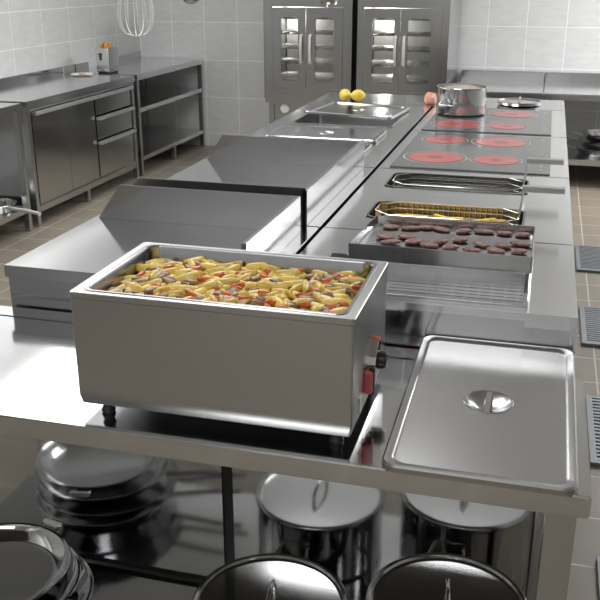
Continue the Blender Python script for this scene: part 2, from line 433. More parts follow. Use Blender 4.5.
# induction cooktops ---------------------------------------------------------------------
def cooktop(label, y0, y1, g0, g1, ringpos):
    t, o = unit('cooktop', label, 'cooktop', XM+.005, XR, y0, y1, (), 'top2', 'glass cooktops on the cooking block')
    gx0, gx1 = -.508, .043
    shift(B().box(gx0, gx1, g0, g1, L, L+.004), o).build('glass_plate', M['glass'], t, bevel=.0015)
    for x, y, r in ringpos:
        rg = shift(B().lathe([(r*.93, 0), (r*.93, .0008), (r*.3, .0008)], 48, (x, y, L+.0041)), o).build('heating_ring', M['ring'], t)
        hb = shift(B().lathe([(r*.26, 0), (r*.26, .0009)], 32, (x, y, L+.0041)), o).build('ring_hub', M['hub'], rg)
        ln_ = B().loft([circ(r*1.06, L+.0042, 48, x, y), circ(r*1.06, L+.0047, 48, x, y), circ(r*1.10, L+.0047, 48, x, y), circ(r*1.10, L+.0042, 48, x, y), circ(r*1.06, L+.0042, 48, x, y)])
        q = shift(ln_, o).build('ring_outline', M['ringline'], rg)
    b = B()
    for k in range(5): b.lathe([(.006, 0), (.006, .0006)], 12, (.012, g0+.07+k*.05, L+.0041))
    b.box(-.002, .022, g1-.10, g1-.094, L+.0041, L+.0047).box(.008, .012, g1-.094, g1-.06, L+.0041, L+.0047)
    shift(b, o).build('control_marks', M['ringline'], t)
    return t
cooktop('black glass cooktop with four red rings, next to the fryers', 3.066, 3.871, 3.09, 3.835, [(-.371, 3.29, .108), (-.150, 3.29, .088), (-.377, 3.664, .088), (-.153, 3.664, .108)])
cooktop('black glass cooktop with red rings, under the steel pot', 3.873, 4.659, 3.90, 4.62, [(-.371, 4.085, .108), (-.150, 4.08, .088), (-.377, 4.40, .088), (-.140, 4.45, .108)])
# closing section at the far end
t, o = unit('end_counter', 'plain steel counter section closing the far end of the block', 'counter', XL, XR, 4.661, 5.055, (), 'top')

# pot on the cooktop
def loop_handle(b, c, ang, r, out, z, wd, th=.0045, drop=.0):
    """trapezoid loop of rod on the side of a round pot"""
    ca, sa = math.cos(ang), math.sin(ang)
    def P(rad, tan, zz): return (c[0]+rad*ca-tan*sa, c[1]+rad*sa+tan*ca, c[2]+zz)
    return b.tube([P(r-.002, -wd*.38, z), P(r+out*.5, -wd*.43, z-drop*.5), P(r+out, -wd*.5, z-drop), P(r+out+.004, -wd*.3, z-drop), P(r+out+.004, wd*.3, z-drop), P(r+out, wd*.5, z-drop), P(r+out*.5, wd*.43, z-drop*.5), P(r-.002, wd*.38, z)], th, 8)
t = thing('cooking_pot', 'open steel pot standing on the farther cooktop', 'pot', (-.385, 4.40, L+.0055))
pr, ph = .118, .128
B().lathe([(pr-.008, 0), (pr, .006), (pr, ph-.004), (pr+.005, ph), (pr+.004, ph+.002), (pr-.004, ph), (pr-.004, .012), (pr-.012, .008)], 64).build('body', M['pot'], t, .6)
B().lathe([(pr-.0045, .098), (pr*.5, .102), (.004, .1035)], 48, (0, 0, 0), False, True).build('contents', M['rice'], t, 1.)
b = B(); loop_handle(b, (0, 0, 0), math.radians(-112), pr, .035, .085, .075, .004, .03)
b.build('handle', M['chrome'], t, 1.)
b = B(); loop_handle(b, (0, 0, 0), math.radians(68), pr, .035, .085, .075, .004, .03)
b.build('handle', M['chrome'], t, 1.)

# flat pot lid lying at the far end, lemons, meat
t = thing('pot_lid', 'round steel pot lid lying flat beyond the steel pot', 'lid', (-.122, 4.83, L+.0005))
B().lathe([(.085, 0), (.108, .004), (.112, .016), (.115, .017), (.115, .020), (.108, .020), (.10, .014), (.05, .0165), (.004, .018)], 56).build('disc', M['potlid'], t, .6)
B().tube([(0, -.03, .016), (0, -.028, .034), (0, 0, .039), (0, .028, .034), (0, .03, .016)], .004, 8).build('handle', M['chrome'], t, 1.)

def lemon(x, y, rz, label):
    b = bmesh.new(); bmesh.ops.create_uvsphere(b, u_segments=24, v_segments=16, radius=1)
    for v in b.verts:
        z = v.co.z; k = 1 + .30*max(0, abs(z)-.8)/.2
        v.co = Vector((v.co.x*.031, v.co.y*.031, z*.036*k))
    h = B(); h.b.free(); h.b = b; h.xf(Matrix.Rotation(PI/2, 4, 'X'))
    o = h.build('lemon', M['lemon'], None, 3.); o.location = (x, y, L+.0313); o.rotation_euler = (0, 0, rz)
    return tag(o, label, 'lemon', 'lemons on the end counter')
lemon(-1.034, 4.735, .2, 'yellow lemon on the end counter, the left of the pair')
lemon(-.962, 4.73, -.9, 'yellow lemon on the end counter, the right of the pair')
b = bmesh.new(); bmesh.ops.create_icosphere(b, subdivisions=4, radius=1)
for v in b.verts:
    p = v.co.copy(); k = 1 + .12*math.sin(4*p.x+1)*math.cos(3*p.z) + .05*math.sin(6*p.y+2*p.z)
    v.co = Vector((p.x*.032*k*(1.1-.25*p.z), p.y*.038*k, p.z*.033*k))
zmin = min(v.co.z for v in b.verts)
for v in b.verts: v.co.z = max(v.co.z-zmin, .004)-.004
h = B(); h.b.free(); h.b = b
o = h.build('meat_joint', M['ham'], None, 3.); o.location = (-.575, 4.74, L+.0005); tag(o, 'small pink joint of meat on the end counter beside the pot', 'meat')

# ------------------------------------------------------------------ front work table
TX0, TX1, TY0, TY1 = -1.372, .126, 1.233, 1.730
t = thing('work_table', 'long stainless steel work table with glossy lower shelf in front', 'table', (-.62, 1.45, 0)); o = t.location.copy()
shift(B().box(TX0, TX1, TY0, 1.672, .76, T), o).build('table_top', M['top'], t, bevel=.003)
shift(B().box(TX0+.012, TX1-.012, TY0+.012, 1.66, .7565, .7598), o).build('reflection_board', M['board'], t)  # unseen dark board added to darken what the pot lids mirror
shift(B().box(TX0, XR, 1.676, TY1, .76, T), o).build('rear_ledge', M['top'], t, bevel=.0015)
shift(B().box(TX0, .06, TY0+.03, 1.664, .13, .15), o).build('shelf', M['shelf'], t, bevel=.002)
shift(B().box(TX0+.04, -.640, 1.666, 1.674, .17, .756), o).build('back_panel', M['mirror'], t)
shift(B().box(-.613, .058, 1.666, 1.674, .17, .756), o).build('back_panel', M['mirror'], t)
shift(B().box(TX0+.04, .058, 1.675, 1.682, .15, .756), o).build('panel_seam', M['black'], t)
for x, y in ((.062, TY0+.014), (.062, 1.64), (TX0+.005, TY0+.014), (TX0+.005, 1.64)):
    shift(B().box(x, x+.047, y, y+.047, 0, .756), o).build('leg', M['brush'], t, bevel=.002)

# lid on the table
lid = gn_lid('pan_lid', .305, .512, .012, 'large steel food pan lid lying on the front work table', (-.0475, 1.4795, .8235), (math.atan2(.02, .505), 0, 0), None, .04, 'y', .022, .012, 'lidsteel', .0038, .018)

# ------------------------------------------------------------------ food warmer
wx0, wx1, wy0, wy1, wz0, wz1 = -.758, -.258, 1.278, 1.587, .822, 1.035
t = thing('food_warmer', 'rectangular stainless steel food warmer full of potato stew on the table', 'food warmer', ((wx0+wx1)/2, (wy0+wy1)/2, T)); o = t.location.copy()
cxw, cyw, ww, dw = (wx0+wx1)/2, (wy0+wy1)/2, wx1-wx0, wy1-wy0
R = [rrect(ww-.03, dw-.03, .004, wz0, 6, cxw, cyw), rrect(ww-.007, dw-.007, .004, wz0, 6, cxw, cyw), rrect(ww, dw, .004, wz0+.016, 6, cxw, cyw), rrect(ww, dw, .004, wz1-.012, 6, cxw, cyw)]
shift(B().loft(R, True, False), o).build('housing', M['brush'], t, .5)
R = [rrect(ww, dw, .005, wz1-.012, 6, cxw, cyw), rrect(ww+.004, dw+.004, .006, wz1-.010, 6, cxw, cyw), rrect(ww+.004, dw+.004, .006, wz1-.0015, 6, cxw, cyw), rrect(ww+.001, dw+.001, .005, wz1, 6, cxw, cyw),
     rrect(ww-.028, dw-.022, .02, wz1, 6, cxw, cyw)]
shift(B().loft(R, False, False), o).build('rim', M['brush'], t, .5)
R = [rrect(ww-.028, dw-.022, .02, wz1+.0003, 6, cxw, cyw), rrect(ww-.029, dw-.023, .02, wz1+.0012, 6, cxw, cyw), rrect(ww-.040, dw-.032, .022, wz1+.0012, 6, cxw, cyw), rrect(ww-.044, dw-.036, .022, wz1-.002, 6, cxw, cyw),
     rrect(ww-.056, dw-.048, .022, wz1-.10, 6, cxw, cyw), rrect(ww-.09, dw-.08, .02, wz1-.11, 6, cxw, cyw)]
shift(B().loft(R, False, True), o).build('food_pan', M['pansteel'], t, .5)
for x in (wx0+.045, wx1-.03):
    for y in (wy0+.022, wy1-.03):
        shift(B().lathe([(.011, T), (.013, T+.004), (.009, T+.014), (.012, wz0)], 20, (x, y, 0)), o).build('foot', M['rubber'], t, .6)
# controls on the right side
xs_ = wx1
cp = shift(B().prism(rrect2 := [(1.412, .866), (1.430, .905), (1.462, .926), (1.478, .920), (1.458, .872), (1.432, .846)], lambda u, v, w: (w, u, v), xs_, xs_+.0105), o).build('control_plate', M['chrome'], t, bevel=.0015)
sw = shift(B().box(xs_, xs_+.012, 1.385, 1.425, .852, .893), o).build('switch', M['red'], t, bevel=.002)
shift(B().box(xs_+.004, xs_+.0135, 1.3985, 1.4115, .846, .897), o).build('switch_rocker', M['rubber'], sw, bevel=.001)
kn = shift(B().lathe([(.017, 0), (.019, .002), (.016, .020), (.012, .022)], 28).xf(Matrix.Translation((xs_, 1.478, .880)) @ Matrix.Rotation(PI/2, 4, 'Y')), o).build('thermostat_knob', M['rubber'], t, .6)
shift(B().box(xs_+.0215, xs_+.0245, 1.476, 1.480, .868, .893), o).build('pointer', M['chrome'], kn)
shift(B().lathe([(.007, 0), (.007, .006), (.004, .009)], 16).xf(Matrix.Translation((xs_, 1.483, .916)) @ Matrix.Rotation(PI/2, 4, 'Y')), o).build('indicator_lamp', M['redlamp'], t, .6)
shift(B().box(xs_, xs_+.002, 1.335, 1.352, .838, .868), o).build('rating_plate', M['chrome'], t)

# stew
SZ = wz1-.034
R = [rrect(ww-.055, dw-.047, .02, SZ, 8, cxw, cyw), rrect(ww*.5, dw*.5, .02, SZ+.003, 8, cxw, cyw), rrect(.02, .02, .005, SZ+.003, 8, cxw, cyw)]
s_ = B().loft([rrect(ww-.056, dw-.048, .02, SZ-.03, 8, cxw, cyw)]+R, True, True).build('stew_sauce', M['sauce'], None, 1.)
tag(s_, 'brown stew sauce filling the pan of the food warmer', 'sauce', kind='stuff')
def chunk(seed, l, w, h, mat, name, wedge=True, sub=3):
    rnd = random.Random(seed); b = bmesh.new(); bmesh.ops.create_icosphere(b, subdivisions=sub, radius=1)
    ph = [rnd.uniform(0, 6) for _ in range(4)]; bend = rnd.uniform(-.25, .25)
    for v in b.verts:
        p = v.co.copy(); sx = 1 - .25*abs(p.x)
        q = Vector((math.copysign(abs(p.x)**.85, p.x), math.copysign(abs(p.y)**.8, p.y), math.copysign(abs(p.z)**.8, p.z)))
        if wedge and q.z > 0: q.y *= 1 - .75*q.z         # flat base, sharp ridge
        k = 1 + .07*math.sin(4*p.x+ph[0]) + .06*math.sin(5*p.y+ph[1]) + .05*math.sin(6*p.z+ph[2])
        v.co = Vector((q.x*l/2*k, q.y*w/2*k*sx + bend*w*(q.x*q.x), q.z*h/2*k))
    h_ = B(); h_.b.free(); h_.b = b
    return h_.mesh(name, mat, 3.)
POT = [chunk(10+i, random.uniform(.034, .050), random.uniform(.0155, .020), random.uniform(.014, .017), M['potato'], 'potato_wedge', sub=2) for i in range(6)]
PEP = [chunk(40+i, .026, .011, .009, M['pepper'], 'pepper_piece', False) for i in range(3)]
MUS = [chunk(60+i, .026, .018, .010, M['mush'], 'mushroom_piece', False) for i in range(3)]
rnd = random.Random(21)
x_lo, x_hi, y_lo, y_hi = wx0+.041, wx1-.041, wy0+.036, wy1-.036
spots = []
def place(meshes, n, dmin, zlo, zhi, tilt_, label, cat, group, name):
    k = tries = 0
    while k < n and tries < 6000:
        tries += 1
        x, y = rnd.uniform(x_lo, x_hi), rnd.uniform(y_lo, y_hi)
        if any((x-a)**2+(y-c)**2 < (dmin+d)**2 for a, c, d in spots): continue
        spots.append((x, y, dmin))
        ob = bpy.data.objects.new(name, meshes[k % len(meshes)]); COL.objects.link(ob)
        ob.location = (x, y, SZ+rnd.uniform(zlo, zhi))
        ob.rotation_euler = (rnd.uniform(-tilt_, tilt_), rnd.uniform(-tilt_, tilt_)*.6, rnd.choice((0, PI))+rnd.gauss(.25, .75))
        s = rnd.uniform(.92, 1.22); ob.scale = (s, s, s)
        tag(ob, label, cat, group); k += 1
place(POT, 135, .0086, .004, .009, .35, 'yellow potato wedge among many in the food warmer stew', 'potato wedge', 'potato wedges in the stew', 'potato_wedge')
spots = [(a, c, d*.55) for a, c, d in spots]
place(PEP, 55, .0048, .010, .016, .5, 'small red pepper piece among the potato wedges in the stew', 'pepper piece', 'red pepper pieces in the stew', 'pepper_piece')
place(MUS, 95, .0042, .008, .014, .5, 'dark brown mushroom piece among the potato wedges in the stew', 'mushroom', 'mushroom pieces in the stew', 'mushroom_piece')
spots = [(a, c, d*.35) for a, c, d in spots]
place(POT, 64, .0068, .010, .016, .45, 'yellow potato wedge among many in the food warmer stew', 'potato wedge', 'potato wedges in the stew', 'potato_wedge')

# ------------------------------------------------------------------ pots and pans under the table
def stock_pot(x, y, r, h, label, lab_lid):
    t = thing('stock_pot', label, 'pot', (x, y, .1505), 0, 'stock pots on the table shelf')
    B().lathe([(r-.01, 0), (r, .008), (r, h-.004), (r+.004, h), (r-.003, h), (r-.003, .01), (.01, .008)], 64).build('body', M['pot'], t, .6)
    for a in (98, 278):
        b = B(); loop_handle(b, (0, 0, 0), math.radians(a), r, .035, h-.045, .085, .004, .02)
        b.build('handle', M['chrome'], t, 1.)
    l = thing('pot_lid', lab_lid, 'lid', (x, y, .1505+h+.0006), 0, 'lids on the stock pots')
    R_ = r+.006
    B().lathe([(r-.006, 0), (R_-.002, .001), (R_, .003), (R_, .008), (R_-.002, .011), (R_-.006, .0135), (R_-.010, .011), (R_-.012, .005), (R_-.0155, .003), (R_-.017, .003), (R_*.5, .003), (.004, .003)], 72).build('disc', M['potlid'], l, .6)
    B().tube([(0, -.045, .002), (0, -.047, .018), (0, -.036, .034), (0, 0, .040), (0, .036, .034), (0, .047, .018), (0, .045, .002)], .0045, 8).xf(Matrix.Rotation(.12, 4, 'Z')).build('handle', M['chrome'], l, 1.)
stock_pot(-.457, 1.449, .159, .153, 'steel stock pot under the table, the left of two', 'round lid on the left stock pot under the table')
stock_pot(-.094, 1.457, .155, .222, 'steel stock pot under the table, the right of two', 'round lid on the right stock pot under the table')

def fry_pan(x, y, z, r, h, ang, label, helper=None, group='pans stacked under the table', hl=.2, cat='frying pan', hmat='handle', hr=.0075):
    t = thing('frying_pan', label, cat, (x, y, z), math.radians(ang), group)
    B().lathe([(r*.80, 0), (r*.84, .002), (r*.97, h*.8), (r, h-.002), (r+.003, h), (r+.001, h+.002), (r-.004, h), (r*.955, h*.8), (r*.82, .006), (r*.74, .004), (.01, .0045)], 56).build('body', M['pot'], t, .6)
    b = B().tube([(r*.97, 0, h*.75), (r+.04, 0, h*.85), (r+hl*.6, 0, h+.006), (r+hl, 0, h+.010)], hr, 8)
    b.build('handle', M[hmat], t, 1.)
    if helper is not None:
        a = math.radians(helper-ang)
        b = B(); loop_handle(b, (0, 0, 0), a, r, .022, h*.75, .05, .0035, -.004)
        hp = b.build('helper_loop', M['chrome'], t, 1.)
        B().box(-.026, .026, -.006, .006, -.006, .006).xf(Matrix.Translation(((r+.026)*math.cos(a), (r+.026)*math.sin(a), h*.75+.004)) @ Matrix.Rotation(a+PI/2, 4, 'Z')).build('helper_grip', M['plastic'], hp, bevel=.002)
    return t
fry_pan(-1.085, 1.400, .1505, .190, .045, -9, 'frying pan at the bottom of the stack under the table', hl=.19)
fry_pan(-1.070, 1.408, .1965, .192, .040, -14, 'frying pan second from the bottom of the stack under the table', hl=.19)
fry_pan(-1.085, 1.405, .2375, .182, .034, -5, 'frying pan third from the bottom of the stack under the table', hl=.19)
fry_pan(-1.094, 1.412, .2725, .166, .030, -100, 'shallow pan on top of the stack under the table', helper=78, hl=.1)

# ------------------------------------------------------------------ left wall counters
CX = -3.07
def post(x, y, z0, z1, s=.036): return B().box(x-s, x, y, y+s, z0, z1)
def top_slab(t, y0, y1, o, mat='top2'):
    shift(B().box(X0+.004, CX, y0, y1, T-.045, T), o).build('worktop', M[mat], t, bevel=.003)
# open table at the near end
t = thing('side_table', 'open steel side table with low shelf, nearest on the tiled wall', 'table', (-3.36, 4.0, 0)); o = t.location.copy()
top_slab(t, 3.2, 4.835, o)
shift(B().box(X0+.02, CX-.005, 3.21, 4.825, .125, .16), o).build('shelf', M['brush'], t, bevel=.002)
shift(B().box(X0+.02, X0+.03, 3.21, 4.82, .50, .754), o).build('back_panel', M['sheet'], t)
for x in (CX-.006, X0+.06):
    for y in (3.215, 4.790): shift(post(x, y, 0, .7545), o).build('leg', M['brush'], t, bevel=.002)
for y in (3.2,): shift(B().box(X0+.001, X0+.018, 3.2, 4.835, T, .850), o).build('backsplash', M['sheet'], t)

# cupboard with doors and drawers
t = thing('base_cupboard', 'steel base cupboard with two sliding doors and three drawers', 'cupboard', (-3.36, 5.6, 0)); o = t.location.copy()
y0, y1 = 4.895, 6.435
top_slab(t, y0, y1, o)
b = B().box(X0+.01, CX-.025, y0+.03, y1-.03, .13, .145).box(X0+.01, X0+.02, y0+.03, y1-.03, .145, .755).box(X0+.02, CX-.03, y0+.03, y0+.042, .145, .755).box(X0+.02, CX-.03, y1-.042, y1-.03, .145, .755)
shift(b, o).build('carcass', M['sheet'], t)
shift(B().box(CX-.04, CX-.008, y0+.03, y1-.03, .09, .13), o).build('base_rail', M['brush'], t, bevel=.002)
for x in (CX-.006, X0+.06):
    for y in (y0+.002, y1-.05): shift(post(x, y, 0, .7545), o).build('leg', M['brush'], t, bevel=.002)
shift(post(CX-.012, 5.58, 0, .09), o).build('leg', M['brush'], t, bevel=.002)
shift(B().box(CX-.034, CX-.022, y0+.04, y1-.04, .733, .7545), o).build('fascia', M['brush'], t)
dm = M['sheet']
def front(name, ya, yb_, za, zb, xo):
    d = shift(B().box(CX-.03+xo, CX-.018+xo, ya, yb_, za, zb), o).build(name, dm, t, bevel=.0015)
    lip = B().prism([(CX-.018+xo, zb), (CX-.018+xo, zb-.018), (CX+.016+xo, zb-.020), (CX+.016+xo, zb+.002)], lambda u, v, w: (u, w, v), ya, yb_)
    shift(lip, o).build('handle', M['lip'], d, bevel=.001)
front('door', 4.965, 5.385, .138, .727, 0); front('door', 5.389, 5.785, .138, .727, -.001)
for za, zb in ((.585, .727), (.41, .572), (.138, .397)): front('drawer', 5.80, 6.375, za, zb, .001)
shift(B().box(X0+.001, X0+.018, y0, y1, T, .850), o).build('backsplash', M['sheet'], t)

# open shelving at the far end
t = thing('open_counter', 'open steel counter with a middle shelf in the far corner', 'counter', (-3.36, 7.15, 0)); o = t.location.copy()
y0, y1 = 6.475, 7.892
top_slab(t, y0, y1, o)
for za, zb in ((.505, .54), (.12, .155)):
    shift(B().box(X0+.012, CX-.006, y0+.005, y1-.006, za, zb), o).build('shelf', M['top2'], t, bevel=.002)
for x in (CX-.004, X0+.05):
    for y in (y0+.002, y1-.04): shift(post(x, y, 0, .7545, .038), o).build('leg', M['brush'], t, bevel=.002)
shift(post(CX-.012, 7.17, 0, .12), o).build('leg', M['brush'], t, bevel=.002)
shift(post(X0+.05, 7.17, .156, .504), o).build('rear_post', M['brush'], t, bevel=.002)
shift(B().box(X0+.001, X0+.018, 7.30, 7.88, T, .850), o).build('backsplash', M['sheet'], t)
for ya, yb_ in ((6.478, 6.62), (6.64, 6.86)): shift(B().box(X0+.001, X0+.018, ya, yb_, T, .850), o).build('backsplash', M['sheet'], t)

# toaster and plate
t = thing('toaster', 'steel toaster with two slices of toast on the side counter', 'toaster', (-3.366, 6.585, T+.0005), 0)
b = B().loft([rrect(.11, .185, .010, .012, 6), rrect(.11, .185, .010, .185, 6), rrect(.106, .181, .010, .191, 6), rrect(.095, .17, .008, .193, 6)], True, True)
b.build('body', M['sheet'], t, .5)
B().box(-.046, .046, -.08, .08, 0, .012).build('base', M['rubber'], t)
B().box(-.020, -.004, -.0965, -.0925, .10, .155).build('front_slot', M['rubber'], t)
lv = B().box(-.022, -.002, -.108, -.0966, .142, .152).build('lever', M['rubber'], t, bevel=.002)
for x in (-.018, .018):
    B().prism([(-.055, .17), (.050, .17), (.052, .218), (.03, .228), (-.036, .228), (-.058, .218)], lambda u, v, w: (w, u, v), x-.010, x+.010).build('toast_slice', M['toast'], t, bevel=.003)
t = thing('plate', 'white plate with a bit of food beside the toaster', 'plate', (-3.46, 6.33, T+.0005))
B().lathe([(.046, 0), (.05, .001), (.087, .010), (.088, .012), (.052, .004), (.01, .0035)], 40).build('dish', M['white'], t, .6)
c = chunk(88, .07, .04, .014, M['toast'], 'bread_piece', False)
ob = bpy.data.objects.new('bread_piece', c); COL.objects.link(ob); ob.location = (-3.46, 6.33, T+.0115); tag(ob, 'small piece of bread lying on the white plate', 'bread')

# pans on the low shelf of the near side table
fry_pan(-3.21, 4.66, .1605, .12, .05, -25, 'frying pan on the low shelf of the near side table, grip sticking out', group='pans on the side table shelf', hl=.34, hmat='plastic', hr=.012)
fry_pan(-3.45, 4.10, .1605+.0, .13, .04, 60, 'smaller frying pan at the back of the near side table shelf', group='pans on the side table shelf', hl=.10) if False else None

# ------------------------------------------------------------------ ovens on stands
def oven(x0, x1, doors, wins, hx, label, lab_stand, dial):
    y0, y1, z0, z1 = 7.0, 7.84, .585, 1.62
    t = thing('oven', label, 'oven', ((x0+x1)/2, (y0+y1)/2, z0), 0, 'upright steel ovens'); o = t.location.copy()
    b = B().box(x0, x0+.015, y0, y1, z0, z1).box(x1-.015, x1, y0, y1, z0, z1).box(x0+.015, x1-.015, y1-.015, y1, z0, z1).box(x0+.015, x1-.015, y0, y1-.015, z0, z0+.05).box(x0+.015, x1-.015, y0, y1-.015, z1-.30, z1)
    dz0, dz1 = .672, 1.292
    d0, d1 = doors
    b.box(x0+.015, d0, y0, y0+.02, z0+.05, z1-.3).box(d1, x1-.015, y0, y0+.02, z0+.05, z1-.3)
    b.box(d0, d1, y0, y0+.02, z0+.05, dz0-.003).box(d0, d1, y0, y0+.02, dz1+.003, z1-.30)
    shift(b, o).build('housing', M['brushz'], t, bevel=.002)
    mid = (d0+d1)/2
    mx = (hx[0]+hx[1])/2
    for k, (a, c) in enumerate(((d0, mx), (mx, d1))):
        w0, w1 = wins[k]; cx, cz = (a+c)/2, (dz0+dz1)/2
        n = 8
        outer = [(p[0], p[1]) for p in rrect(c-a-.004, dz1-dz0-.004, .004, 0, n, cx, cz)]
        inner = [(p[0], p[1]) for p in rrect(w1-w0, 1.223-.731, .032, 0, n, (w0+w1)/2, .977)]
        inn2 = [(p[0], p[1]) for p in rrect(w1-w0-.008, 1.223-.731-.008, .03, 0, n, (w0+w1)/2, .977)]
        F = lambda pts, y: [(u, y, v) for u, v in pts]
        d = shift(B().loft([F(outer, y0+.018), F(outer, y0-.006), F(inner, y0-.006), F(inner, y0-.009), F(inn2, y0-.009), F(inn2, y0+.018), F(outer, y0+.018)]), o).build('door', M['brushz'], t, .5)
        shift(B().box(w0-.006, w1+.006, y0+.004, y0+.008, .727, 1.227), o).build('window_pane', M['pane'], d)
        b = B(); xh = hx[k]
        b.tube([(xh, y0-.005, 1.085), (xh, y0-.030, 1.078), (xh, y0-.040, .978), (xh, y0-.030, .878), (xh, y0-.005, .871)], .011, 10)
        shift(b, o).build('handle', M['plastic'], d, 1.)
    for k in range(5):
        z = .745+k*.115
        b = B()
        b.tube([(x0+.03, y0+.05, z), (x1-.03, y0+.05, z)], .004, 6)
        for q in range(9):
            yy = y0+.05+q*.06
            b.tube([(x0+.03, yy, z), (x1-.03, yy, z)], .003, 5)
        for q in range(9):
            xx = x0+.03+q*(x1-x0-.06)/8
            b.tube([(xx, y0+.05, z), (xx, y0+.53, z)], .0025, 5)
        shift(b, o).build('rack', M['wire'], t, 1.)
    shift(B().box(x0+.02, x1-.02, y1-.235, y1-.225, z0+.06, z1-.31), o).build('bright_backing', M['white'], t)  # white sheet added inside so the oven windows look bright
    li = bpy.data.lights.new('oven_fill', 'POINT'); li.energy = 2.2; li.color = (1, .97, .92); li.shadow_soft_size = .03  # fill light added to brighten the oven interior
    lo = bpy.data.objects.new('oven_fill', li); COL.objects.link(lo); lo.parent = t; lo.location = (-.20, .08, .62)
    shift(B().box(x0+.08, x0+.12, y0+.56, y0+.60, 1.24, 1.27), o).build('oven_fill_glow', M['fillglow'], t)  # glowing block added along with the interior fill
    s = thing('oven_stand', lab_stand, 'stand', ((x0+x1)/2, 7.42, 0), 0, 'stands under the ovens'); o = s.location.copy()
    shift(B().box(x0+.005, x1-.005, 7.01, 7.83, .55, .5845), o).build('top_frame', M['brush'], s, bevel=.002)
    for x in (x0+.03, x1-.07):
        for y in (7.03, 7.77): shift(B().box(x, x+.04, y, y+.04, 0, .55), o).build('leg', M['brush'], s, bevel=.002)
    shift(B().box(x0+.07, x1-.07, 7.05, 7.062, .40, .55), o).build('control_panel', M['brush'], s, bevel=.002)
    shift(B().box(x0+.07, x1-.07, 7.035, 7.80, .30, .33), o).build('shelf', M['brush'], s, bevel=.002)
    shift(B().lathe([(.036, 0), (.034, .014), (.0, .016)], 28, cap1=False).xf(Matrix.Translation((dial, 7.05, .503)) @ Matrix.Rotation(PI/2, 4, 'X')), o).build('dial', M['pale'], s, .6)
def pane_mat():
    m = bpy.data.materials.new('oven_glass'); m.use_nodes = True; t = m.node_tree
    for n_ in list(t.nodes): t.nodes.remove(n_)
    out = t.nodes.new('ShaderNodeOutputMaterial'); mix = t.nodes.new('ShaderNodeMixShader')
    tr = t.nodes.new('ShaderNodeBsdfTransparent'); tr.inputs['Color'].default_value = (.80, .81, .80, 1)
    gl = t.nodes.new('ShaderNodeBsdfGlossy'); gl.inputs['Roughness'].default_value = .03
    fr = t.nodes.new('ShaderNodeFresnel'); fr.inputs['IOR'].default_value = 1.5
    t.links.new(fr.outputs[0], mix.inputs['Fac']); t.links.new(tr.outputs[0], mix.inputs[1]); t.links.new(gl.outputs[0], mix.inputs[2]); t.links.new(mix.outputs[0], out.inputs['Surface'])
    return m
M['pane'] = pane_mat()
M['fillglow'] = plain('oven_fill_glass', (1, .97, .9), .4, 0., (1., .95, .88), 30.)  # glow for the added oven fill block
oven(-2.20, -1.482, (-2.125, -1.553), ((-2.058, -1.91), (-1.778, -1.62)), (-1.886, -1.813), 'upright steel oven with two glazed doors, left of the pair', 'steel stand with a dial under the left oven', -2.04)
oven(-1.440, -.736, (-1.387, -.787), ((-1.325, -1.147), (-1.051, -.868)), (-1.138, -1.072), 'upright steel oven with two glazed doors, beside the white tiled wall', 'steel stand under the right oven, hidden behind the block', -1.28)

# ------------------------------------------------------------------ back counter on the right
def back_counter(x0, x1, label):
    t = thing('back_counter', label, 'counter', ((x0+x1)/2, 7.4, 0), 0, 'steel counters along the back wall'); o = t.location.copy()
    shift(B().box(x0, x1, 6.97, 7.88, .655, .70), o).build('worktop', M['top2'], t, bevel=.006)
    shift(B().box(x0, x1, 7.865, 7.892, .70, .765), o).build('backsplash', M['sheet'], t, bevel=.003)
    shift(B().box(x0+.02, x1-.02, 6.99, 7.87, .17, .214), o).build('shelf', M['brush'], t, bevel=.003)
    for x in (x0+.03, x1-.07):
        for y in (7.0, 7.83): shift(B().box(x, x+.04, y, y+.04, 0, .6545), o).build('leg', M['brush'], t, bevel=.002)
back_counter(-.70, -.012, 'steel back counter behind the cooktops, nearest the ovens')
back_counter(-.006, 1.75, 'long steel back counter with pans on its low shelf')
for k, (rr, z, a, w) in enumerate(((.20, .2145, 186, 'bottom'), (.195, .272, 170, 'middle'), (.185, .328, 200, 'top'))):
    fry_pan(.47+.012*k, 7.27-.01*k, z, rr, .054, a, 'frying pan on the far low shelf, %s of its stack' % w, group='pans stacked on the far shelf', hl=.10)

# ------------------------------------------------------------------ floor drains
def drain(y0, y1, label):
    t = thing('floor_drain', label, 'drain grate', (.51, (y0+y1)/2, 0), 0, 'drain grates along the aisle')
    w, d = .50, y1-y0
    b = B().plate([-w/2, -w/2+.022, w/2-.022, w/2], [-d/2, -d/2+.02, d/2-.02, d/2], .001, .014, lambda i, j: not (i == 1 and j == 1))
    b.build('frame', M['grate'], t, bevel=.002)
    b = B(); k = int((d-.04)/.026)
    for i in range(k):
        y = -d/2+.02+(i+.5)*(d-.04)/k
        b.box(-w/2+.021, w/2-.021, y-.0075, y+.0075, .003, .012)
    b.build('slats', M['grate'], t)
    B().box(-w/2+.018, w/2-.018, -d/2+.018, d/2-.018, .0008, .0022).build('pit', M['pit'], t)
M['grate'] = plain('grate_steel', (.22, .235, .25), .5, .6)
M['pit'] = plain('drain_pit', (.05, .053, .057), .6)
for y0, y1, w in ((1.74, 2.225, 'nearest the front table corner'), (2.75, 3.27, 'second from the front table'), (3.80, 4.285, 'third from the front table'), (4.87, 5.355, 'farthest from the front table')):
    drain(y0, y1, 'grey slatted floor drain in the aisle, %s' % w)

